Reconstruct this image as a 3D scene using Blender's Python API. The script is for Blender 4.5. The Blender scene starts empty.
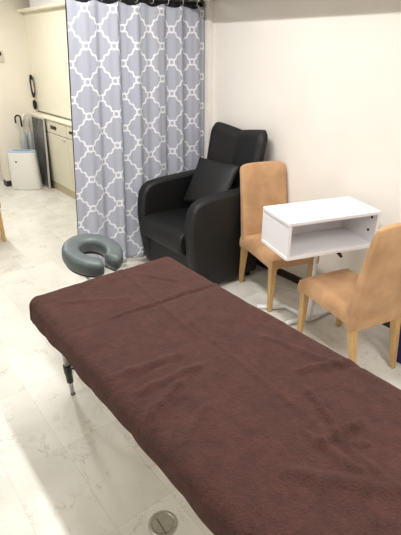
import bpy, bmesh, math, random
from mathutils import Vector, Matrix, noise
random.seed(7)
S = bpy.context.scene
COL = S.collection
R = math.radians

# ------------------------------------------------------------------ materials
def new_mat(name, color, rough=.5, metal=0.0, **kw):
    m = bpy.data.materials.new(name); m.use_nodes = True
    b = m.node_tree.nodes['Principled BSDF']
    b.inputs['Base Color'].default_value = (*color, 1)
    b.inputs['Roughness'].default_value = rough
    b.inputs['Metallic'].default_value = metal
    for k, v in kw.items():
        b.inputs[k.replace('_', ' ')].default_value = v
    return m
def nodes(m): return m.node_tree.nodes, m.node_tree.links, m.node_tree.nodes['Principled BSDF']
def srgb(r, g, b):
    f = lambda c: (c/255/12.92) if c/255 <= .04045 else ((c/255+.055)/1.055)**2.4
    return (f(r), f(g), f(b))
def noise_mat(name, c1, c2, scale=8, rough=.6, bump=0, bscale=200, detail=4, lo=.35, hi=.65, stretch=(1,1,1), metal=0, **kw):
    m = new_mat(name, c1, rough, metal, **kw); N, L, B = nodes(m)
    tc = N.new('ShaderNodeTexCoord'); mp = N.new('ShaderNodeMapping'); mp.inputs['Scale'].default_value = stretch
    L.new(tc.outputs['Object'], mp.inputs[0])
    n = N.new('ShaderNodeTexNoise'); n.inputs['Scale'].default_value = scale; n.inputs['Detail'].default_value = detail
    L.new(mp.outputs[0], n.inputs['Vector'])
    r = N.new('ShaderNodeValToRGB'); r.color_ramp.elements[0].position = lo; r.color_ramp.elements[1].position = hi
    r.color_ramp.elements[0].color = (*c1, 1); r.color_ramp.elements[1].color = (*c2, 1)
    L.new(n.outputs['Fac'], r.inputs[0]); L.new(r.outputs[0], B.inputs['Base Color'])
    if bump:
        n2 = N.new('ShaderNodeTexNoise'); n2.inputs['Scale'].default_value = bscale; n2.inputs['Detail'].default_value = 3
        L.new(tc.outputs['Object'], n2.inputs['Vector'])
        bp = N.new('ShaderNodeBump'); bp.inputs['Strength'].default_value = bump; bp.inputs['Distance'].default_value = .004
        L.new(n2.outputs['Fac'], bp.inputs['Height']); L.new(bp.outputs[0], B.inputs['Normal'])
    return m

M = {}
M['wall'] = noise_mat('wallpaper', srgb(234,229,221), srgb(238,233,226), 3, .85, .15, 350)
M['wall_far'] = noise_mat('wallpaper_far', srgb(232,225,210), srgb(236,229,215), 3, .85, .15, 350)
M['ceil'] = noise_mat('ceiling_board', srgb(235,232,225), srgb(240,237,230), 3, .9)
M['base'] = new_mat('baseboard_vinyl', srgb(38,29,25), .45)
M['towel'] = None
M['suede'] = noise_mat('suede', srgb(178,137,99), srgb(200,159,119), 7, .92, .25, 300, lo=.38, hi=.66, Sheen_Weight=.1)
M['wood'] = noise_mat('light_wood', srgb(188,150,98), srgb(206,170,118), 14, .5, 0, stretch=(6,6,.6))
M['white'] = noise_mat('white_laminate', srgb(236,234,237), srgb(240,238,241), 40, .4, stretch=(1,12,12))
M['leather'] = noise_mat('black_leather', srgb(6,6,7), srgb(11,11,12), 30, .58, .25, 260)
M['whitepaint'] = new_mat('white_powder_coat', srgb(235,235,236), .35)
M['black'] = new_mat('black_plastic', srgb(15,15,16), .4)
M['chrome'] = new_mat('brushed_aluminium', srgb(205,205,203), .38, .55)
M['steel'] = noise_mat('brushed_steel', srgb(168,164,155), srgb(190,186,177), 60, .36, stretch=(1,8,1), metal=.6)
M['vinyl'] = noise_mat('grey_vinyl', srgb(80,90,91), srgb(88,97,97), 20, .42, .2, 300)
M['cream'] = new_mat('cream_cabinet', srgb(218,213,192), .4)
M['kick'] = new_mat('kick_grey', srgb(186,175,145), .6)
M['creamwall'] = new_mat('cream_panel', srgb(240,236,217), .35)
M['edge'] = new_mat('worktop_steel', srgb(120,112,95), .3, .8)
M['bed_side'] = new_mat('cream_vinyl', srgb(214,206,186), .5)
M['dark_cloth'] = noise_mat('dark_grey_cloth', srgb(64,64,70), srgb(74,74,80), 20, .9)
M['purifier'] = new_mat('purifier_white', srgb(230,229,222), .4)
M['purifier_top'] = new_mat('purifier_blue', srgb(182,200,222), .35)
M['purifier_vent'] = new_mat('purifier_vent', srgb(140,160,190), .5)
M['clear'] = new_mat('clear_vinyl', srgb(205,210,212), .25, Alpha=.45)
M['navy'] = noise_mat('navy_fabric', srgb(38,34,82), srgb(48,42,96), 30, .85, .2)
M['rubber'] = new_mat('grey_rubber', srgb(95,92,86), .7)
M['switch'] = new_mat('switch_plate', srgb(205,198,185), .4)
M['lampglow'] = new_mat('lamp_tube', (1,1,1), .5)
B = M['lampglow'].node_tree.nodes['Principled BSDF']; B.inputs['Emission Color'].default_value = (1,.93,.82,1); B.inputs['Emission Strength'].default_value = 4

def towel_mat():
    m = new_mat('brown_terry', srgb(66,40,37), .97, 0, Sheen_Weight=.07, Sheen_Roughness=.6); N, L, B = nodes(m)
    B.inputs['Sheen Tint'].default_value = (*srgb(190,140,130), 1)
    tc = N.new('ShaderNodeTexCoord')
    n = N.new('ShaderNodeTexNoise'); n.inputs['Scale'].default_value = 16; n.inputs['Detail'].default_value = 10; n.inputs['Roughness'].default_value = .85
    L.new(tc.outputs['Object'], n.inputs['Vector'])
    r = N.new('ShaderNodeValToRGB'); e = r.color_ramp.elements
    e[0].position = .33; e[0].color = (*srgb(52,28,24), 1); e[1].position = .67; e[1].color = (*srgb(82,48,41), 1)
    L.new(n.outputs['Fac'], r.inputs[0]); L.new(r.outputs[0], B.inputs['Base Color'])
    n2 = N.new('ShaderNodeTexNoise'); n2.inputs['Scale'].default_value = 170; n2.inputs['Detail'].default_value = 4
    n3 = N.new('ShaderNodeTexNoise'); n3.inputs['Scale'].default_value = 30; n3.inputs['Detail'].default_value = 5
    L.new(tc.outputs['Object'], n2.inputs['Vector']); L.new(tc.outputs['Object'], n3.inputs['Vector'])
    ad = N.new('ShaderNodeMath'); ad.operation = 'MULTIPLY_ADD'; ad.inputs[1].default_value = .8
    L.new(n2.outputs['Fac'], ad.inputs[0]); L.new(n3.outputs['Fac'], ad.inputs[2])
    bp = N.new('ShaderNodeBump'); bp.inputs['Strength'].default_value = .9; bp.inputs['Distance'].default_value = .01
    L.new(ad.outputs[0], bp.inputs['Height']); L.new(bp.outputs[0], B.inputs['Normal'])
    return m
M['towel'] = towel_mat()

def floor_mat():
    m = new_mat('marble_vinyl', srgb(226,221,205), .38); N, L, B = nodes(m)
    tc = N.new('ShaderNodeTexCoord')
    def mth(op, a, b=None, c=None):
        x = N.new('ShaderNodeMath'); x.operation = op
        for i, v in enumerate((a, b, c)):
            if v is None: continue
            if isinstance(v, (int, float)): x.inputs[i].default_value = v
            else: L.new(v, x.inputs[i])
        return x.outputs[0]
    sp = N.new('ShaderNodeSeparateXYZ'); L.new(tc.outputs['Object'], sp.inputs[0])
    # cells 0.4833 square
    T = .4833
    gx = mth('DIVIDE', mth('SUBTRACT', sp.outputs[0], -.0513), T/2); gy = mth('DIVIDE', mth('SUBTRACT', sp.outputs[1], 1.05-2*T), T)
    fx = mth('FRACT', gx); fy = mth('FRACT', gy); cx = mth('FLOOR', gx); cy = mth('FLOOR', gy)
    def line(f, w): return mth('LESS_THAN', mth('MINIMUM', f, mth('SUBTRACT', 1.0, f)), w)
    grout = mth('MAXIMUM', line(fx, .006), line(fy, .003))
    wn = N.new('ShaderNodeTexWhiteNoise'); wn.noise_dimensions = '2D'
    cb = N.new('ShaderNodeCombineXYZ'); L.new(cx, cb.inputs[0]); L.new(cy, cb.inputs[1]); L.new(cb.outputs[0], wn.inputs['Vector'])
    off = N.new('ShaderNodeVectorMath'); off.operation = 'MULTIPLY_ADD'; off.inputs[1].default_value = (9,9,9)
    L.new(wn.outputs['Color'], off.inputs[0]); L.new(tc.outputs['Object'], off.inputs[2])
    # marble veins : thin ridges of a distorted noise, kept to patches
    n = N.new('ShaderNodeTexNoise'); n.inputs['Scale'].default_value = 5.5; n.inputs['Detail'].default_value = 9; n.inputs['Roughness'].default_value = .62; n.inputs['Distortion'].default_value = 1.6
    L.new(off.outputs[0], n.inputs['Vector'])
    ridge = mth('ABSOLUTE', mth('SUBTRACT', n.outputs['Fac'], .5))
    v1 = mth('SUBTRACT', 1.0, mth('MINIMUM', mth('DIVIDE', ridge, .018), 1.0))
    n2 = N.new('ShaderNodeTexNoise'); n2.inputs['Scale'].default_value = 7; n2.inputs['Detail'].default_value = 2
    L.new(off.outputs[0], n2.inputs['Vector'])
    gate = mth('MULTIPLY', mth('MAXIMUM', mth('SUBTRACT', n2.outputs['Fac'], .48), 0.0), 7.0)
    vein = mth('MINIMUM', mth('MULTIPLY', v1, gate), 1.0)
    n3 = N.new('ShaderNodeTexNoise'); n3.inputs['Scale'].default_value = 3; n3.inputs['Detail'].default_value = 5
    L.new(off.outputs[0], n3.inputs['Vector'])
    r = N.new('ShaderNodeValToRGB'); e = r.color_ramp.elements
    e[0].position = .35; e[0].color = (*srgb(212,209,200), 1); e[1].position = .6; e[1].color = (*srgb(228,226,218), 1)
    L.new(n3.outputs['Fac'], r.inputs[0])
    mx = N.new('ShaderNodeMix'); mx.data_type = 'RGBA'; L.new(mth('MULTIPLY', vein, .5), mx.inputs[0]); L.new(r.outputs[0], mx.inputs[6]); mx.inputs[7].default_value = (*srgb(140,132,112), 1)
    mx2 = N.new('ShaderNodeMix'); mx2.data_type = 'RGBA'; L.new(mth('MULTIPLY', grout, .28), mx2.inputs[0]); L.new(mx.outputs[2], mx2.inputs[6]); mx2.inputs[7].default_value = (*srgb(168,160,142), 1)
    L.new(mx2.outputs[2], B.inputs['Base Color'])
    return m
M['floor'] = floor_mat()

def curtain_mat():
    m = new_mat('trellis_curtain', srgb(178,180,192), .85); N, L, B = nodes(m)
    def mth(op, a, b=None, c=None):
        x = N.new('ShaderNodeMath'); x.operation = op
        for i, v in enumerate((a, b, c)):
            if v is None: continue
            if isinstance(v, (int, float)): x.inputs[i].default_value = v
            else: L.new(v, x.inputs[i])
        return x.outputs[0]
    uv = N.new('ShaderNodeUVMap'); uv.uv_map = 'UVMap'
    sp = N.new('ShaderNodeSeparateXYZ'); L.new(uv.outputs[0], sp.inputs[0])
    u = mth('DIVIDE', sp.outputs[0], PX); v = mth('DIVIDE', sp.outputs[1], PZ)
    p = mth('ADD', u, v); q = mth('SUBTRACT', u, v)
    def wob(a, b):
        s = mth('MULTIPLY', mth('SINE', mth('MULTIPLY', b, math.tau*3)), .034)
        t = mth('ADD', a, s)
        return mth('ABSOLUTE', mth('SUBTRACT', t, mth('ROUND', t)))
    dline = mth('MINIMUM', wob(p, q), wob(q, p))
    line = mth('LESS_THAN', dline, .045)
    # rings where both p and q are whole
    pn = mth('SUBTRACT', p, mth('ROUND', p)); qn = mth('SUBTRACT', q, mth('ROUND', q))
    dx = mth('MULTIPLY', mth('ADD', pn, qn), .5*PX); dz = mth('MULTIPLY', mth('SUBTRACT', pn, qn), .5*PZ)
    d = mth('SQRT', mth('ADD', mth('MULTIPLY', dx, dx), mth('MULTIPLY', dz, dz)))
    ring = mth('LESS_THAN', mth('ABSOLUTE', mth('SUBTRACT', d, .020)), .006)
    hole = mth('LESS_THAN', d, .014)
    pat = mth('MAXIMUM', mth('MULTIPLY', line, mth('SUBTRACT', 1.0, hole)), ring)
    mx = N.new('ShaderNodeMix'); mx.data_type = 'RGBA'; L.new(pat, mx.inputs[0])
    mx.inputs[6].default_value = (*srgb(181,184,198), 1); mx.inputs[7].default_value = (*srgb(236,237,243), 1)
    L.new(mx.outputs[2], B.inputs['Base Color'])
    tr = N.new('ShaderNodeBsdfTranslucent'); L.new(mx.outputs[2], tr.inputs[0])
    ms = N.new('ShaderNodeMixShader'); ms.inputs[0].default_value = .18
    L.new(B.outputs[0], ms.inputs[1]); L.new(tr.outputs[0], ms.inputs[2])
    L.new(ms.outputs[0], N['Material Output'].inputs['Surface'])
    return m
PX, PZ = .226, .213
M['curtain'] = curtain_mat()

# ------------------------------------------------------------------ helpers
def link(name, bm, mat, parent=None, smooth=False, loc=(0,0,0), rot=(0,0,0), bevel=0, bseg=2, auto=None):
    me = bpy.data.meshes.new(name); bmesh.ops.recalc_face_normals(bm, faces=bm.faces[:]); bm.to_mesh(me); bm.free()
    o = bpy.data.objects.new(name, me); COL.objects.link(o)
    mats = mat if isinstance(mat, (list, tuple)) else [mat]
    for x in mats: me.materials.append(x)
    o.location = loc; o.rotation_euler = rot
    if parent: o.parent = parent
    if bevel:
        b = o.modifiers.new('bevel', 'BEVEL'); b.width = bevel; b.segments = bseg; b.limit_method = 'ANGLE'; b.angle_limit = R(40)
    if smooth or bevel:
        for p in me.polygons: p.use_smooth = True
    if bevel:
        w = o.modifiers.new('wn', 'WEIGHTED_NORMAL'); w.keep_sharp = True
    return o
def thing(name, label, cat, loc=(0,0,0), rz=0, group=None):
    o = bpy.data.objects.new(name, None); COL.objects.link(o); o.empty_display_size = .05
    o.location = loc; o.rotation_euler = (0,0,rz); tag(o, label, cat, group); return o
def tag(o, label, cat, group=None):
    o['label'] = label; o['category'] = cat
    if group: o['group'] = group
    return o
def struct(o): o['kind'] = 'structure'; return o
def box(bm, x0, x1, y0, y1, z0, z1, mi=0):
    vs = [bm.verts.new((x, y, z)) for x in (x0, x1) for y in (y0, y1) for z in (z0, z1)]
    for f in ((0,1,3,2),(4,6,7,5),(0,4,5,1),(2,3,7,6),(0,2,6,4),(1,5,7,3)):
        fc = bm.faces.new([vs[i] for i in f]); fc.material_index = mi
    return vs
def boxbm(*a): bm = bmesh.new(); box(bm, *a); return bm
def tube(bm, pts, r, n=14, cap=True):
    pts = [Vector(p) for p in pts]; rs = r if isinstance(r, (list, tuple)) else [r]*len(pts)
    up = None; rings = []
    for i, p in enumerate(pts):
        t = ((pts[min(i+1, len(pts)-1)]-p).normalized() + (p-pts[max(i-1, 0)]).normalized())
        t = t.normalized() if t.length > 1e-6 else Vector((0,0,1))
        if up is None:
            up = t.orthogonal().normalized()
        up = (up - t*up.dot(t)).normalized(); sd = t.cross(up)
        rings.append([bm.verts.new(p + (up*math.cos(a)+sd*math.sin(a))*rs[i]) for a in [math.tau*k/n for k in range(n)]])
    for a, b in zip(rings, rings[1:]):
        for k in range(n): bm.faces.new((a[k], a[(k+1)%n], b[(k+1)%n], b[k]))
    if cap: bm.faces.new(rings[0][::-1]); bm.faces.new(rings[-1])
def tubebm(*a, **k): bm = bmesh.new(); tube(bm, *a, **k); return bm
def arc(p0, p1, p2, n=8):   # quadratic bend
    p0, p1, p2 = map(Vector, (p0, p1, p2))
    return [(p0*(1-t)**2 + p1*2*t*(1-t) + p2*t*t) for t in [i/n for i in range(n+1)]]
def extrude_poly(bm, pts, axis, a, b):
    """pts in the plane normal to axis ('x' pts=(y,z); 'y' pts=(x,z); 'z' pts=(x,y))"""
    f = {'x': lambda p, t: (t, p[0], p[1]), 'y': lambda p, t: (p[0], t, p[1]), 'z': lambda p, t: (p[0], p[1], t)}[axis]
    A = [bm.verts.new(f(p, a)) for p in pts]; Bv = [bm.verts.new(f(p, b)) for p in pts]
    bm.faces.new(A[::-1]); bm.faces.new(Bv); n = len(pts)
    for i in range(n): bm.faces.new((A[i], A[(i+1)%n], Bv[(i+1)%n], Bv[i]))
def extr(pts, axis, a, b): bm = bmesh.new(); extrude_poly(bm, pts, axis, a, b); return bm
def lathe(prof, n=32):
    bm = bmesh.new(); rings = []
    for r, z in prof: rings.append([bm.verts.new((r*math.cos(math.tau*k/n), r*math.sin(math.tau*k/n), z)) for k in range(n)])
    for a, b in zip(rings, rings[1:]):
        for k in range(n): bm.faces.new((a[k], a[(k+1)%n], b[(k+1)%n], b[k]))
    bm.faces.new(rings[0][::-1]); bm.faces.new(rings[-1]); return bm
def tapered(bm, c0, s0, c1, s1):
    """square leg from centre c0, half size s0 (x,y) to c1, s1"""
    v = [bm.verts.new((c[0]+sx*s[0], c[1]+sy*s[1], c[2])) for c, s in ((c0,s0),(c1,s1)) for sx, sy in ((-1,-1),(1,-1),(1,1),(-1,1))]
    bm.faces.new(v[3::-1]); bm.faces.new(v[4:])
    for i in range(4): bm.faces.new((v[i], v[(i+1)%4], v[4+(i+1)%4], v[4+i]))

# ------------------------------------------------------------------ setting
XW, YF, ZC = 2.445, 5.97, 2.4
X0, Y0, YC = -2.4, -2.2, 8.0
struct(link('floor', boxbm(X0-.1, XW+.1, Y0-.1, YC+.1, -.1, 0), M['floor']))
struct(link('ceiling', boxbm(X0-.1, XW+.1, Y0-.1, YC+.1, ZC, ZC+.1), M['ceil']))
struct(link('wall_right', boxbm(XW, XW+.1, Y0-.1, YC+.1, 0, ZC), M['wall']))
struct(link('wall_left', boxbm(X0-.1, X0, Y0-.1, YC+.1, 0, ZC), M['wall']))
struct(link('wall_back', boxbm(X0, XW, Y0-.1, Y0, 0, ZC), M['wall']))
struct(link('wall_corridor', boxbm(X0, XW, YC, YC+.1, 0, ZC), M['wall_far']))
struct(link('wall_far', boxbm(1.573, XW, YF, YF+.12, 0, ZC), M['wall_far']))
struct(link('trim_pillar', boxbm(2.398, XW, 2.945, 3.25, 0, ZC), M['wall']))
struct(link('trim_shade_beam', boxbm(2.115, XW, Y0, 2.93, 1.905, ZC), M['wall']))  # unseen beam, added and shaped to cast the dark band on the upper wall
struct(link('baseboard_right', boxbm(XW-.008, XW, Y0, 2.93, 0, .06), M['base']))
bb = bmesh.new(); box(bb, 1.565, 1.80, YF-.008, YF, 0, .07); box(bb, 1.565, 1.573, YF, YF+.12, 0, .07)
struct(link('baseboard_far', bb, M['base']))

# kitchen panel wall behind the worktop, its ledge and the cupboard above
struct(link('wall_kitchen', boxbm(2.108, 2.16, 3.3, YF, .87, 1.955), M['creamwall']))
struct(link('trim_ledge', boxbm(2.03, 2.16, 3.3, YF+.06, 1.955, 1.985), M['creamwall'], bevel=.006))
cup = thing('wall_cupboard', 'white overhead cupboard above the cream ledge, behind the curtain edge', 'cupboard', (2.09, 4.6, 1.985))
link('body', boxbm(.02, .25, -1.2, 1.1, 0, .40), M['white'], cup)
for i in range(3):
    link('door', boxbm(0, .02, -1.2+i*.767, -1.2+(i+1)*.767-.005, .005, .395), M['white'], cup, bevel=.003)

# kitchen unit
ku = thing('kitchen_unit', 'cream kitchen base unit with drawer row, behind the curtain', 'kitchen cabinet', (2.011, 4.6, 0))
link('body', boxbm(.02, .40, -1.3, 1.365, .09, .845), M['cream'], ku)
link('kickboard', boxbm(.006, .05, -1.3, 1.365, 0, .088), M['kick'], ku)
yd = [1.365, .82, .325, -.19, -.72, -1.3]
for a, b in zip(yd, yd[1:]):
    d = link('drawer', boxbm(0, .02, b+.004, a-.004, .70, .838), M['cream'], ku, bevel=.003)
    if a < 1: link('pull', boxbm(-.004, .002, a-.22, a-.08, .757, .785), M['black'], d)
    d = link('door', boxbm(0, .02, b+.004, a-.004, .095, .692), M['cream'], ku, bevel=.003)
    link('handle', boxbm(-.012, .002, b+.05, b+.14, .655, .667), M['chrome'], d, bevel=.002)
# the first drawer's dark recessed pull
link('pull', boxbm(-.006, .002, .62, .765, .748, .785), M['black'], ku)
struct(link('trim_seal', boxbm(2.098, 2.108, 3.3, 5.965, .8705, .885), M['edge']))
ct = tag(link('countertop', boxbm(1.995, 2.42, 3.3, 5.965, .846, .87), M['creamwall'], bevel=.003), 'cream worktop lying on the cream kitchen unit', 'worktop')

# ------------------------------------------------------------------ curtains
def curtain(name, x0, x1, y, z0, z1, amp, nf, seed, mat, uoff=0, flare=0.0, nx=260, nz=50):
    rnd = random.Random(seed); bm = bmesh.new(); uvl = bm.loops.layers.uv.new('UVMap')
    ph = [rnd.uniform(0, 6.28) for _ in range(4)]
    def pos(s, t):   # s along width 0..1, t height 0..1 (1 = top)
        x = x0 + (x1-x0)*s - flare*(1-t)*(1-s)
        a = amp*(.7+.3*math.sin(2.3*s*6+ph[1]))*(.75+.25*(1-t))
        yy = y + a*math.sin(math.tau*nf*s + .5*math.sin(5*s+ph[2]) + .25*(1-t)*math.sin(9*s+ph[3])) + .35*a*math.sin(math.tau*nf*2.3*s+ph[0]+.8*t)
        z = z0 + (z1-z0)*t
        if t > .96: z += (t-.96)/.04*.010*math.sin(math.tau*nf*s+1)
        return Vector((x, yy, z))
    V = []; U = []
    for i in range(nx+1):
        V.append([bm.verts.new(pos(i/nx, j/nz)) for j in range(nz+1)])
    acc = 0; U = [0]
    for i in range(nx):
        a = pos(i/nx, .5); b = pos((i+1)/nx, .5); acc += (b-a).length; U.append(acc)
    for i in range(nx):
        for j in range(nz):
            f = bm.faces.new((V[i][j], V[i+1][j], V[i+1][j+1], V[i][j+1]))
            for lp, (ii, jj) in zip(f.loops, ((i,j),(i+1,j),(i+1,j+1),(i,j+1))):
                lp[uvl].uv = (U[ii]+uoff, V[ii][jj].co.z - 1.606)
    o = link(name, bm, mat, smooth=True)
    sd = o.modifiers.new('thick', 'SOLIDIFY'); sd.thickness = .002
    return o
c1 = curtain('curtain', 1.325, 2.388, 2.985, .05, 1.855, .028, 6.2, 3, M['curtain'], uoff=PX*.5-.005, flare=.13)
tag(c1, 'pale grey curtain with white trellis pattern hanging beside the armchair', 'curtain')
c2 = curtain('curtain', 1.345, 2.368, 3.045, .06, 1.915, .016, 7, 8, M['dark_cloth'], flare=.13)
tag(c2, 'plain dark grey curtain peeking out behind the trellis patterned one', 'curtain')
rod = thing('curtain_rod', 'dark curtain rod across the top of the trellis curtain', 'rod', (1.2, 3.005, 1.885))
link('rod', tubebm([(-.1,0,0),(1.165,0,0)], .011), M['black'], rod, smooth=True)
link('end_bracket', lathe([(.026,0),(.026,.008),(.016,.014)], 20), M['black'], rod, smooth=True, loc=(1.177,0,0), rot=(0,-R(90),0))
for k in range(9):
    s = .12 + k*.125
    pts = [(s, .02*math.cos(a), .02*math.sin(a)) for a in [math.tau*i/16 for i in range(17)]]
    link('ring', tubebm(pts, .003, 6, cap=False), M['chrome'], rod, smooth=True)

# ------------------------------------------------------------------ massage bed
BX0, BX1, BY0, BY1, BZ = .490, 1.25, -.02, 1.875, .587
bed = thing('massage_table', 'portable massage table on aluminium legs under the brown towel', 'massage table', ((BX0+BX1)/2, (BY0+BY1)/2, 0))
hw, hl = (BX1-BX0)/2-.004, (BY1-BY0)/2-.015
link('mattress', boxbm(-hw, hw, -hl, hl, .515, BZ-.008), M['bed_side'], bed, bevel=.02, bseg=4)
fr = bmesh.new()
for a in ((-hw+.004, -hw+.034, -hl+.01, hl-.01), (hw-.034, hw-.004, -hl+.01, hl-.01), (-hw+.034, hw-.034, hl-.04, hl-.01), (-hw+.034, hw-.034, -hl+.01, -hl+.04), (-hw+.034, hw-.034, -.015, .015)):
    box(fr, *a, .462, .514)
link('frame', fr, M['bed_side'], bed, bevel=.003)
def leg(px, py, sx, sy):
    # px,py foot; leg leans towards the end of the table
    top = Vector((px+sx*.040, py-sy*.07, .461)); foot = Vector((px, py, 0))
    L = bed
    up = link('leg', tubebm([top, foot.lerp(top, .42)], .0135), M['chrome'], L, smooth=True)
    a, b = foot.lerp(top, .47), foot.lerp(top, .21)
    lo = link('leg_extension', tubebm([foot.lerp(top, .45), foot.lerp(top, .012)], .0105), M['chrome'], up, smooth=True)
    link('foot_tip', tubebm([foot.lerp(top, .03), foot], .0118), M['rubber'], up, smooth=True)
    cl = bmesh.new(); tube(cl, [a, a.lerp(b,.1), a.lerp(b,.45), a.lerp(b,.5), b], [.0185,.020,.020,.0175,.0165])
    m = a.lerp(b, .25); tube(cl, [m, m+Vector((-sx*.028, 0, 0))], .012); tube(cl, [m+Vector((-sx*.024,0,0)), m+Vector((-sx*.040,0,0))], .017)
    link('clamp', cl, M['black'], up, smooth=True)
    br = foot.lerp(top, .40); 
    link('brace', tubebm([br, Vector((px-sx*.20, py-sy*.30, .455))], .006), M['chrome'], up, smooth=True)
cx, cy = bed.location.x, bed.location.y
for sx in (-1, 1):
    for sy in (-1, 1):
        leg(sx*(cx-.609) if sx < 0 else (cx-.609), sy*(1.83-cy), sx, sy)

# towel
def towel():
    W, Lh = BX1-BX0, BY1-BY0
    ovx, ovy = .090, .095
    nx, ny = 150, 300
    bm = bmesh.new(); rc = .040
    def drape(e):            # e = distance past the start of the rounded edge -> (outward, down)
        if e <= 0: return 0, 0
        q = rc*math.pi/2
        if e < q: a = e/rc; return rc*math.sin(a), rc*(1-math.cos(a))
        return rc + .06*(e-q), rc + (e-q)
    creases = [  # (x0,y0,x1,y1,height,width)
        (.10,1.51,.82,1.46,.004,.009), (.10,1.495,.82,1.445,-.003,.010), (.46,1.9,.40,1.2,.003,.012), (.44,1.22,.37,-.05,.002,.012),
        (.05,1.04,.31,1.025,.006,.014), (.03,1.16,.30,1.12,.004,.016), (.03,1.10,.22,1.12,-.004,.012), (.02,.93,.20,1.00,.007,.016), (.03,.86,.16,.93,-.006,.014), (.05,.78,.2,.86,.004,.014),
        (.50,.72,.45,.58,.006,.012), (.33,.55,.52,.52,.006,.014), (.35,.60,.36,.40,.004,.012), (.60,1.05,.72,.6,.003,.014), (.55,.80,.74,.72,.005,.012), (.60,.74,.76,.68,-.004,.010),
        (.40,.50,.46,.46,.005,.008), (.40,.50,.42,.56,.005,.008), (.42,.56,.48,.52,.005,.008), (.1,1.75,.35,1.6,.003,.014), (.5,1.78,.62,1.6,.004,.010), (.2,.55,.4,.3,.005,.02), (.55,.4,.75,.3,.005,.018)]
    def hgt(x, y):
        h = .009*(noise.noise(Vector((x*3.1, y*2.2, 3)))) + .005*noise.noise(Vector((x*8, y*6, 9))) + .0022*noise.noise(Vector((x*22, y*17, 1)))
        for x0, y0, x1, y1, a, w in creases:
            d = Vector((x1-x0, y1-y0)); l = d.length; p = Vector((x-x0, y-y0)); t = p.dot(d)/l/l
            if -.1 < t < 1.1:
                c = p - d*max(0, min(1, t)); wob = .008*noise.noise(Vector((t*6, x0*9, 0)))
                dd = abs((d.x*p.y-d.y*p.x)/l + wob)
                h += 2.2*a*math.exp(-(dd/w)**2)*max(0, min(1, 5*t+.5, 5*(1-t)+.5))
        return h
    V = []
    for i in range(nx+1):
        row = []
        for j in range(ny+1):
            u = -ovx + (W+2*ovx)*i/nx; v = -ovy + (Lh+2*ovy)*j/ny
            hemvar = 1 + .16*noise.noise(Vector((u*2, v*3, 5)))
            ex = max(rc-u, u-(W-rc), 0)*hemvar; ey = max(rc-v, v-(Lh-rc), 0)*hemvar
            if u < rc and ex > .05: ex += (.012*max(0, min(1, (v-1.0)/.4)) - .018)*(ex-.05)/.07
            ox, dx = drape(ex); oy, dy = drape(ey)
            x = max(rc, min(W-rc, u)); y = max(rc, min(Lh-rc, v))
            if ex > 0 and ey > 0:
                e = math.hypot(ex, ey)*.92; o_, dn = drape(e); k = 1/math.hypot(ex, ey)
                ox, oy, dn = o_*ex*k*1.1, o_*ey*k*1.1, dn
            else: dn = max(dx, dy)
            sx = -1 if u < W/2 else 1; sy = -1 if v < Lh/2 else 1
            side = min(1, dn/.05)
            wv = .0035*side*(math.sin(v*13+u*3)+.6*math.sin(v*31+1))*(1 if ex > ey else 0) + .003*side*math.sin(u*17)*(1 if ey > ex else 0)
            h = hgt(u, v)*(1-.6*side)
            row.append(bm.verts.new((BX0 + x + sx*ox + (sx*abs(wv) if ex > ey else 0), BY0 + y + sy*oy + (sy*abs(wv) if ey >= ex and ey > 0 else 0), BZ + .006 + max(h, -.004) - dn)))
        V.append(row)
    for i in range(nx):
        for j in range(ny): bm.faces.new((V[i][j], V[i+1][j], V[i+1][j+1], V[i][j+1]))
    o = link('towel', bm, M['towel'], smooth=True)
    s = o.modifiers.new('thick', 'SOLIDIFY'); s.thickness = .005; s.offset = 1
    return o
tag(towel(), 'dark brown terry towel spread over the massage table', 'towel')

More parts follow.
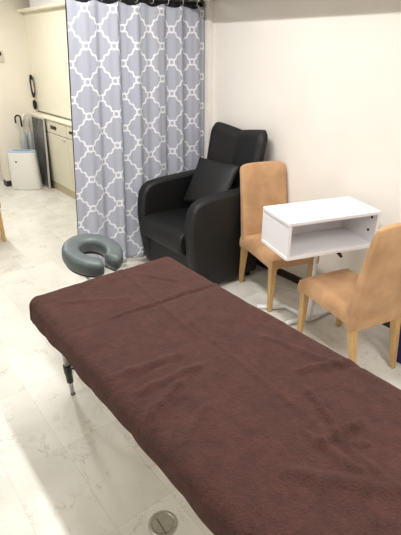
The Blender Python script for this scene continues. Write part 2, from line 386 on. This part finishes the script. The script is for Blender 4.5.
# face cradle cushion
def cradle():
    t = thing('face_cradle', 'grey vinyl horseshoe face cradle at the head of the massage table', 'headrest', (.897, 2.06, .60), R(8))
    bm = bmesh.new(); n, m = 64, 24
    a0, a1 = R(-79), R(259); rings = []
    for i in range(n+1):
        s = i/n; a = a0+(a1-a0)*s
        endf = min(1, (min(s, 1-s)/.045)); endf = math.sqrt(max(0, 1-(1-endf)**2)) if endf < 1 else 1
        rw = .046*(.45+.55*endf) if endf > 0 else .012
        rh = .042*(.35+.65*endf)
        cxx, cyy = .105*math.cos(a), .115*math.sin(a)*(1.12 if math.sin(a) < 0 else 1)
        # the arms reach towards the table
        nrm = Vector((math.cos(a), math.sin(a)))
        ring = []
        for k in range(m):
            b = math.tau*k/m
            cs, sn = math.cos(b), math.sin(b)
            q = .62
            w = math.copysign(abs(cs)**q, cs)*rw; z = math.copysign(abs(sn)**q, sn)*rh
            # creases on the inner rim at the far side
            if cs < -.2: w *= 1 + .05*math.sin(a*34)*max(0, math.sin(a))
            ring.append(bm.verts.new((cxx+nrm.x*w, cyy+nrm.y*w, z+.03)))
        rings.append(ring)
    for r0, r1 in zip(rings, rings[1:]):
        for k in range(m): bm.faces.new((r0[k], r0[(k+1)%m], r1[(k+1)%m], r1[k]))
    bm.faces.new(rings[0][::-1]); bm.faces.new(rings[-1])
    link('cushion', bm, M['vinyl'], t, smooth=True, rot=(R(11), 0, 0))
    pl = bmesh.new()
    N_ = 40; i0 = []; 
    for (ra, rb, z0, z1) in ((.075,.135,-.022,-.010),):
        for s in range(N_+1):
            a = a0+R(8)+(a1-a0-R(16))*s/N_
            i0.append([pl.verts.new((r*math.cos(a), r*1.1*math.sin(a), z)) for r, z in ((ra,z0),(rb,z0),(rb,z1),(ra,z1))])
    for p, q in zip(i0, i0[1:]):
        for k in range(4): pl.faces.new((p[k], p[(k+1)%4], q[(k+1)%4], q[k]))
    pl.faces.new(i0[0][::-1]); pl.faces.new(i0[-1])
    link('support_plate', pl, M['black'], t, rot=(R(11), 0, 0))
    for s in (-1, 1): link('support_rod', tubebm([(s*.085, -.02, -.03), (s*.085, -.09, -.07), (s*.08, -.158, -.115)], .007), M['chrome'], t, smooth=True)
    return t
cradle()

# floor outlet
ol = thing('floor_outlet', 'round brushed metal floor outlet cover beside the massage table', 'floor outlet', (.576, .958, 0))
link('ring', lathe([(.055,0),(.055,.0015),(.050,.005),(.040,.006),(.040,.004)], 48), M['steel'], ol, smooth=True)
link('lid', lathe([(.0385,.002),(.0385,.0065),(.037,.007)], 48), M['steel'], ol)
link('hinge_slot', boxbm(-.034, .034, -.0012, .0012, .0071, .0078), M['black'], ol, rot=(0,0,R(-95)), loc=(-.012,-.006,0))

# ------------------------------------------------------------------ suede chairs
def chair(label, group, loc, rz):
    t = thing('dining_chair', label, 'chair', loc, rz, group)
    w, d = .346, .455
    # seat: cover with apron, front edge rounded, hem arched between the legs
    bm = bmesh.new(); nx, ny = 18, 18
    def P(i, j):
        u, v = i/nx*2-1, j/ny*2-1
        x = math.copysign(abs(u), u)*w/2; y = d/2 + v*d/2
        dd = max(abs(u), abs(v)); z = .408 + .010*(1-u*u)*(1-v*v) - .02*max(0, dd-.86)/.14*max(0, dd-.86)/.14
        return x, y, z
    G = [[bm.verts.new(P(i, j)) for j in range(ny+1)] for i in range(nx+1)]
    for i in range(nx):
        for j in range(ny): bm.faces.new((G[i][j], G[i+1][j], G[i+1][j+1], G[i][j+1]))
    per = [(i, 0) for i in range(nx)] + [(nx, j) for j in range(ny)] + [(i, ny) for i in range(nx, 0, -1)] + [(0, j) for j in range(ny, 0, -1)]
    def edge(c):
        i, j = c; u = i/nx*2-1 if j in (0, ny) else j/ny*2-1
        return max(0, 1-abs(u)**5)
    top = [G[i][j] for i, j in per]; n = len(per); prev = top
    for (zz, out) in ((.375,.005),(.345,.005),(.322,.002)):
        ring = []
        for k, c in enumerate(per):
            v = top[k].co; arch = .030*edge(c) if zz == .322 else 0
            dx = (v.x)/(w/2); dy = (v.y-d/2)/(d/2)
            ring.append(bm.verts.new((v.x+out*dx, v.y+out*dy, zz-.018+arch)))
        for k in range(n): bm.faces.new((prev[k], prev[(k+1)%n], ring[(k+1)%n], ring[k]))
        prev = ring
    bm.faces.new(prev)
    link('seat', bm, M['suede'], t, smooth=True, bevel=.006)
    # backrest: curved slab leaning backwards with rounded top
    bm = bmesh.new(); nz, nw = 22, 12; F = []; Bk = []
    def bp(s, u, side):
        z = .298 + (.888-.298)*s
        yb = -.004 - .082*max(0, s-.10)**1.2
        th = .075 - .022*s
        xw = (w/2+.003)*(1 - .02*s)
        e = abs(u); r = .0
        if s > .93: z -= .020*(e**6)
        cur = -.012*(1-u*u)*s
        yy = yb + (th if side else 0) + cur
        edge_r = .009*max(0, (e-.8)/.2)**2
        yy += -edge_r if side else edge_r
        tr = .011*max(0, (s-.93)/.07)**2
        yy += -tr if side else tr
        if not side and s < .02: z += 0
        return (u*xw, yy, z)
    for side in (0, 1):
        g = [[bm.verts.new(bp(j/nz, i/nw*2-1, side)) for j in range(nz+1)] for i in range(nw+1)]
        for i in range(nw):
            for j in range(nz):
                q = (g[i][j], g[i+1][j], g[i+1][j+1], g[i][j+1]); bm.faces.new(q if not side else q[::-1])
        (F if side else Bk).extend(g)
    for i in range(nw):
        bm.faces.new((Bk[i][nz], Bk[i+1][nz], F[i+1][nz], F[i][nz])); bm.faces.new((Bk[i][0], F[i][0], F[i+1][0], Bk[i+1][0]))
    for j in range(nz):
        bm.faces.new((Bk[0][j], Bk[0][j+1], F[0][j+1], F[0][j])); bm.faces.new((Bk[nw][j], F[nw][j], F[nw][j+1], Bk[nw][j+1]))
    link('backrest', bm, M['suede'], t, smooth=True, bevel=.008, bseg=3)
    for sx in (-1, 1):
        for front in (0, 1):
            b = bmesh.new(); x = sx*(w/2-.024)
            if front: tapered(b, (x+sx*.002, d-.028, 0), (.013,.013), (x, d-.030, .325), (.0215,.0215))
            else: tapered(b, (x-sx*.006, -.030, 0), (.013,.013), (x, .026, .32), (.0215,.0215))
            link('leg', b, M['wood'], t, bevel=.003)
    return t
GC = 'tan suede dining chairs'
chair('tan suede chair with wooden legs between the armchair and the white table', GC, (2.256, 2.143, 0), R(180-16.8))
chair('tan suede chair seen from behind, right of the white table', GC, (1.960, 1.000, 0), R(-13.3))
chair('tan suede chair at the left edge, only a wooden leg showing', GC, (.83, 4.165, 0), R(0))

# ------------------------------------------------------------------ white side table
tb = thing('side_table', 'white open box table on a post between the two tan chairs', 'table', (1.739, 1.463, 0), R(-18.2))
L_, W_, H_, Z1 = .585, .30, .215, .775; Z0_ = Z1-H_; th = .018
pts = []
def rrect(x0, x1, y0, y1, r, n=5):
    P = []
    for cx_, cy_, a in ((x1-r, y0+r, -90), (x1-r, y1-r, 0), (x0+r, y1-r, 90), (x0+r, y0+r, 180)):
        P += [(cx_+r*math.cos(R(a+90*k/n)), cy_+r*math.sin(R(a+90*k/n))) for k in range(n+1)]
    return P
link('table_top', extr(rrect(-.004, L_+.004, -.004, W_+.002, .018), 'z', Z1-th, Z1), M['white'], tb, bevel=.0015)
link('side_panel', boxbm(.002, th+.002, 0, W_, Z0_+th, Z1-th), M['white'], tb, bevel=.001)
sp = link('side_panel', boxbm(L_-th, L_, 0, W_, Z0_+th, Z1-th), M['white'], tb, bevel=.001)
for (yy, zz) in ((.045, Z1-.048), (.060, Z0_+.085), (.262, Z1-.060)):
    link('screw_cap', lathe([(.0085,0),(.0085,.002),(.006,.003)], 12), M['black'], sp, loc=(L_-th, yy, zz), rot=(0,-R(90),0))
link('bottom_panel', extr(rrect(-.002, L_+.002, -.003, W_, .012), 'z', Z0_, Z0_+th), M['white'], tb, bevel=.001)
link('back_panel', boxbm(th+.002, L_-th, W_-.016, W_-.002, Z0_+th, Z1-.065), M['white'], tb)
pc = Vector((.30, .155))
link('post', tubebm([(pc.x, pc.y, .03), (pc.x, pc.y, .30)], .016), M['whitepaint'], tb, smooth=True)
link('inner_post', tubebm([(pc.x, pc.y, .29), (pc.x, pc.y, Z0_-.01)], .012), M['whitepaint'], tb, smooth=True)
link('mount_plate', boxbm(pc.x-.07, pc.x+.07, pc.y-.06, pc.y+.06, Z0_-.012, Z0_-.0005), M['whitepaint'], tb, bevel=.002)
lv = bmesh.new(); tube(lv, arc((pc.x+.06, pc.y-.02, Z0_-.02), (pc.x+.10, pc.y-.06, Z0_-.03), (pc.x+.12, pc.y-.08, Z0_-.075)), [.005,.005,.006,.008,.010,.011,.011,.010,.007])
link('height_lever', lv, M['black'], tb, smooth=True)
ft = bmesh.new()
# feet in world directions, rotated back into the table frame
def wl(x, y, z):
    a = R(18.2); dx, dy = x-1.739, y-1.463
    return (dx*math.cos(a)-dy*math.sin(a), dx*math.sin(a)+dy*math.cos(a), z)
pw = (2.225, 1.60)
def foot(pts): link('foot', tubebm(pts, .015), M['whitepaint'], tb, smooth=True)
pcx = (pc.x, pc.y, .035)
foot([wl(1.948,1.856,.016), wl(2.035,1.775,.016), wl(2.10,1.735,.018), pcx])
foot([wl(1.945,1.590,.016), wl(2.05,1.566,.016), wl(2.12,1.565,.020), pcx])
foot([pcx, wl(2.27,1.52,.018), wl(2.36,1.45,.016)])
foot([pcx, wl(2.24,1.68,.018), wl(2.34,1.74,.016)])

# ------------------------------------------------------------------ armchair
AX, AY = 1.69, 2.575    # front centre
ar = thing('armchair', 'black leather armchair in the corner beside the trellis curtain', 'armchair', (AX, AY, 0))
def rounded_slab(prof, y0, y1, name, parent, mat, bev=.02, seg=4):
    return link(name, extr(prof, 'y', y0, y1), mat, parent, bevel=bev, bseg=seg)
arm_prof = [(.05,.03),(.025,.15),(.0,.30),(-.012,.44),(-.008,.53),(.01,.62),(.045,.665),(.10,.69),(.20,.70),(.40,.705),(.60,.71),(.63,.62),(.63,.03)]
rounded_slab(arm_prof, .262, .360, 'armrest', ar, M['leather'], .028, 5)
rounded_slab(arm_prof, -.345, -.250, 'armrest', ar, M['leather'], .028, 5)
link('base', boxbm(.03, .62, -.249, .261, .05, .30), M['leather'], ar, bevel=.015, bseg=3)
seat = bmesh.new()
sp_ = [(-.03,.31),(-.045,.36),(-.045,.41),(-.02,.448),(.04,.462),(.25,.445),(.50,.43),(.50,.30),(.0,.285)]
link('seat_cushion', extr(sp_, 'y', -.249, .261), M['leather'], ar, bevel=.022, bseg=5)
# backrest: two panels folded in a shallow V, leaning back, rounded corners
bk = bmesh.new(); nu, nv = 28, 26; FF = []; BB = []
def back_pt(u, s, side):      # u -1..1, s 0..1
    z = .36 + .725*s
    y = u*.285 - .045
    e = abs(u)
    z -= .035*(1-e)**1.3*(s**4)                     # top dips to the middle
    rr = max(0, (e-.82)/.18); 
    if s > .9: z -= .05*rr**3*(s-.9)/.1
    lean = .50 + .155*s
    vee = .042*e**1.5                               # wings come forward
    front = lean - vee + (.005*math.exp(-(e/.025)**2))
    th = .10 - .03*s
    er = .03*rr**2
    tr = .03*max(0, (s-.92)/.08)**2
    x = front + er + tr if side else lean + th - .35*vee - er - tr
    if side: x -= .010*math.sin(math.pi*min(1, s*1.2))*(1-e)*e*4
    return (x, y*(1-.05*(1-s)), z)
for side in (0, 1):
    g = [[bk.verts.new(back_pt(i/nu*2-1, j/nv, side)) for j in range(nv+1)] for i in range(nu+1)]
    for i in range(nu):
        for j in range(nv): bk.faces.new((g[i][j], g[i+1][j], g[i+1][j+1], g[i][j+1]))
    (FF if side else BB).extend(g)
for i in range(nu):
    bk.faces.new((BB[i][nv], BB[i+1][nv], FF[i+1][nv], FF[i][nv])); bk.faces.new((BB[i][0], BB[i+1][0], FF[i+1][0], FF[i][0]))
for j in range(nv):
    bk.faces.new((BB[0][j], BB[0][j+1], FF[0][j+1], FF[0][j])); bk.faces.new((BB[nu][j], BB[nu][j+1], FF[nu][j+1], FF[nu][j]))
link('backrest', bk, M['leather'], ar, smooth=True, bevel=.01, bseg=3)
for sx in (.08, .57):
    for sy in (-1, 1): link('foot', lathe([(.018,0),(.022,.05)], 16), M['black'], ar, loc=(sx, sy*.30, 0), smooth=True)
# loose cushion
cu = bmesh.new(); n = 20; g2 = []
for side in (-1, 1):
    g = []
    for i in range(n+1):
        row = []
        for j in range(n+1):
            u, v = i/n*2-1, j/n*2-1
            k = (1-abs(u)**3)*(1-abs(v)**3)
            row.append(cu.verts.new((.195*u*(1-.03*(1-abs(v))), side*(.008+.034*k**.6), .175*v*(1-.03*(1-abs(u))))))
        g.append(row)
    for i in range(n):
        for j in range(n): cu.faces.new((g[i][j], g[i+1][j], g[i+1][j+1], g[i][j+1]))
    g2.append(g)
for i in range(n):
    for j0 in (0, n): cu.faces.new((g2[0][i][j0], g2[0][i+1][j0], g2[1][i+1][j0], g2[1][i][j0])); cu.faces.new((g2[0][j0][i], g2[0][j0][i+1], g2[1][j0][i+1], g2[1][j0][i]))
co = link('cushion', cu, M['leather'], smooth=True)
co.location = (2.10, 2.545, .690); co.rotation_euler = (R(-32), 0, R(-90+8)); co.rotation_mode = 'XYZ'
tag(co, 'square black leather cushion leaning against the armchair backrest', 'cushion')

# ------------------------------------------------------------------ far corner items
# air purifier
ap = thing('air_purifier', 'white air purifier with pale blue top standing by the far wall', 'air purifier', (1.745, 5.72, 0), R(-43))
def ell(a, b, n=40, p=2.8):
    return [(math.copysign(abs(math.cos(t))**(2/p), math.cos(t))*a, math.copysign(abs(math.sin(t))**(2/p), math.sin(t))*b) for t in [math.tau*k/n for k in range(n)]]
bm = bmesh.new(); rr = []
for z, a, b in ((0,.185,.080),(.02,.19,.085),(.20,.182,.083),(.44,.174,.080),(.455,.172,.078)):
    rr.append([bm.verts.new((x, y, z)) for x, y in ell(a, b)])
for p, q in zip(rr, rr[1:]):
    for k in range(40): bm.faces.new((p[k], p[(k+1)%40], q[(k+1)%40], q[k]))
bm.faces.new(rr[0][::-1]); bm.faces.new(rr[-1])
link('body', bm, M['purifier'], ap, smooth=True)
tp = extr(ell(.172,.078), 'z', .456, .472)
link('top_cover', tp, M['purifier_top'], ap, bevel=.004)
link('vent', extr(ell(.12,.035), 'z', .4725, .475), M['purifier_vent'], ap)
link('badge', lathe([(.011,0),(.011,.003)], 16), M['black'], ap, loc=(-.055, -.0790, .35), rot=(R(90),0,0))
# tall grey panel with silver frame
pn = thing('framed_panel', 'dark grey glossy panel in a silver frame leaning against the kitchen unit', 'panel', (1.935, 5.67, 0), 0)
M['panel'] = noise_mat('smoky_panel', srgb(62,64,66), srgb(130,130,128), 3, .22, lo=.3, hi=.75, metal=.4)
sh = Matrix.Identity(4)
pr = link('frame', boxbm(-.012, .012, -.2, .2, .02, .04), M['chrome'], pn, bevel=.002)
fb = bmesh.new()
for a in ((-.01,.01,-.20,.20,.02,.036), (-.01,.01,-.20,.20,.836,.852), (-.01,.01,-.20,-.186,.036,.836), (-.01,.01,.186,.20,.036,.836)): box(fb, *a)
pr.data.clear_geometry(); fb.to_mesh(pr.data); fb.free()
gl = link('panel', boxbm(-.006, .006, -.186, .186, .0365, .8355), M['panel'], pn)
for o in (pr, gl): o.rotation_euler = (0, R(3.2), R(0)); o.location = (.0, 0, .0)
link('floor_tray', boxbm(-.045, .045, -.24, .17, 0, .014), M['switch'], pn, bevel=.003)
# umbrellas
def umbrella(label, x, y, hm, rz, lean):
    t = thing('umbrella', label, 'umbrella', (x, y, 0), rz, 'umbrellas leaning in the far corner')
    sh = link('shaft', tubebm([(0,0,.0),(lean*.6,0,.72)], .005, 8), M['chrome'], t, smooth=True)
    tp = Vector((lean*.6, 0, .72))
    hk = [tp, tp+Vector((0,0,.10))] + [tp+Vector((-.035+.035*math.cos(a), 0, .10+.035*math.sin(a))) for a in [R(20*k) for k in range(1,10)]] + [tp+Vector((-.07,0,.05))]
    link('handle', tubebm(hk, .0095, 10), hm, t, smooth=True)
    b = bmesh.new(); rings = []
    for z, r in ((.06,.006),(.15,.022),(.35,.036),(.55,.040),(.62,.030),(.66,.012)):
        c = Vector((lean*.6*z/.72, 0, z)); rings.append([b.verts.new(c+Vector((math.cos(a)*r*(1+.25*(k%2)), math.sin(a)*r*(1+.25*(k%2)), 0))) for k, a in enumerate([math.tau*k/16 for k in range(16)])])
    for p, q in zip(rings, rings[1:]):
        for k in range(16): b.faces.new((p[k], p[(k+1)%16], q[(k+1)%16], q[k]))
    link('canopy', b, M['clear'], t, smooth=True)
umbrella('closed clear umbrella with white hooked handle in the far corner', 1.920, 5.925, M['whitepaint'], R(15), .05)
umbrella('closed clear umbrella with black hooked handle in the far corner', 1.835, 5.90, M['black'], R(10), .03)
# wall items
hs = thing('intercom_handset', 'black oval handset hanging on the far wall beside the kitchen panel', 'handset', (2.072, YF-.001, 1.17))
link('cradle', extr(ell(.026,.125), 'y', -.02, 0) if False else extr([(x, z) for x, z in ell(.021,.13)], 'y', -.03, 0), M['black'], hs, bevel=.006)
link('face', extr([(x, z) for x, z in ell(.010,.075)], 'y', -.034, -.030), M['switch'], hs)
ws = tag(link('wall_hook', extr([(x, z) for x, z in ell(.022,.055)], 'y', -.025, 0), M['black'], loc=(2.072, YF-.001, .955), bevel=.005), 'small dark fitting on the far wall below the black handset', 'wall fitting')
sw = thing('light_switch', 'beige wall switch plate with dark display on the far wall', 'switch', (1.745, YF-.001, 1.50))
link('plate', boxbm(-.06, .05, -.012, 0, -.06, .06), M['switch'], sw, bevel=.003)
link('display', boxbm(-.045, .028, -.015, -.0125, .012, .050), M['black'], sw)
# navy bag by the right wall
bg = thing('storage_bag', 'navy fabric storage box by the wall behind the right tan chair', 'box', (2.28, .79, 0), R(0))
link('body', extr(rrect(-.13, .15, -.22, .20, .03), 'z', 0, .235), M['navy'], bg, bevel=.012, bseg=3)
link('lid', extr(rrect(-.135, .155, -.225, .205, .03), 'z', .236, .262), M['navy'], bg, bevel=.008)

# ------------------------------------------------------------------ lights
def lamp(x, y, ln, power, col, w=.08, label='', rz=0):
    t = thing('ceiling_light', label, 'ceiling light', (x, y, ZC), rz)
    link('housing', boxbm(-w/2-.03, w/2+.03, -ln/2-.02, ln/2+.02, -.03, 0), M['whitepaint'], t, bevel=.004)
    link('tube', tubebm([(0,-ln/2,-.042),(0,ln/2,-.042)], .011), M['lampglow'], t, smooth=True)
    ld = bpy.data.lights.new('ceiling_lamp', 'AREA'); ld.shape = 'RECTANGLE'; ld.size = w; ld.size_y = ln
    ld.energy = power; ld.color = col
    lo = bpy.data.objects.new('ceiling_lamp', ld); COL.objects.link(lo); lo.location = (x, y, ZC-.06); lo.rotation_euler = (0,0,rz)
    return lo
lamp(1.14, -.35, 1.2, 36, (1,.985,.965), .09, 'ceiling tube light over the near end of the massage table')
lamp(1.14, 1.95, 1.2, 36, (1,.985,.965), .09, 'ceiling tube light over the head of the massage table')
lamp(-1.3, 1.6, 1.2, 26, (1,.985,.97), .09, 'added fill tube light over the open floor')  # unseen fill lamp, added to brighten the left floor
lamp(1.0, 4.6, 1.2, 37, (1,.98,.935), .05, 'ceiling tube light in front of the kitchen')
lamp(.2, 7.0, 1.0, 14, (1,.98,.94), .05, 'ceiling tube light in the corridor')
w = bpy.data.worlds.new('world'); S.world = w; w.use_nodes = True
w.node_tree.nodes['Background'].inputs[0].default_value = (.9,.93,1,1); w.node_tree.nodes['Background'].inputs[1].default_value = .3

# ------------------------------------------------------------------ camera
cam = bpy.data.cameras.new('camera'); co_ = bpy.data.objects.new('camera', cam); COL.objects.link(co_)
f = 455.0; pitch = math.atan(220.5/f)
cam.sensor_fit = 'VERTICAL'; cam.sensor_height = 24; cam.lens = f/535*24; cam.clip_start = .02
co_.location = (0, 0, 1.6); co_.rotation_mode = 'XYZ'; co_.rotation_euler = (R(90)-pitch, 0, -R(38.2))
S.camera = co_
S.view_settings.view_transform = 'Standard'; S.view_settings.look = 'None'; S.view_settings.gamma = 1; S.view_settings.use_curve_mapping = False
S.view_settings.exposure = 0.0
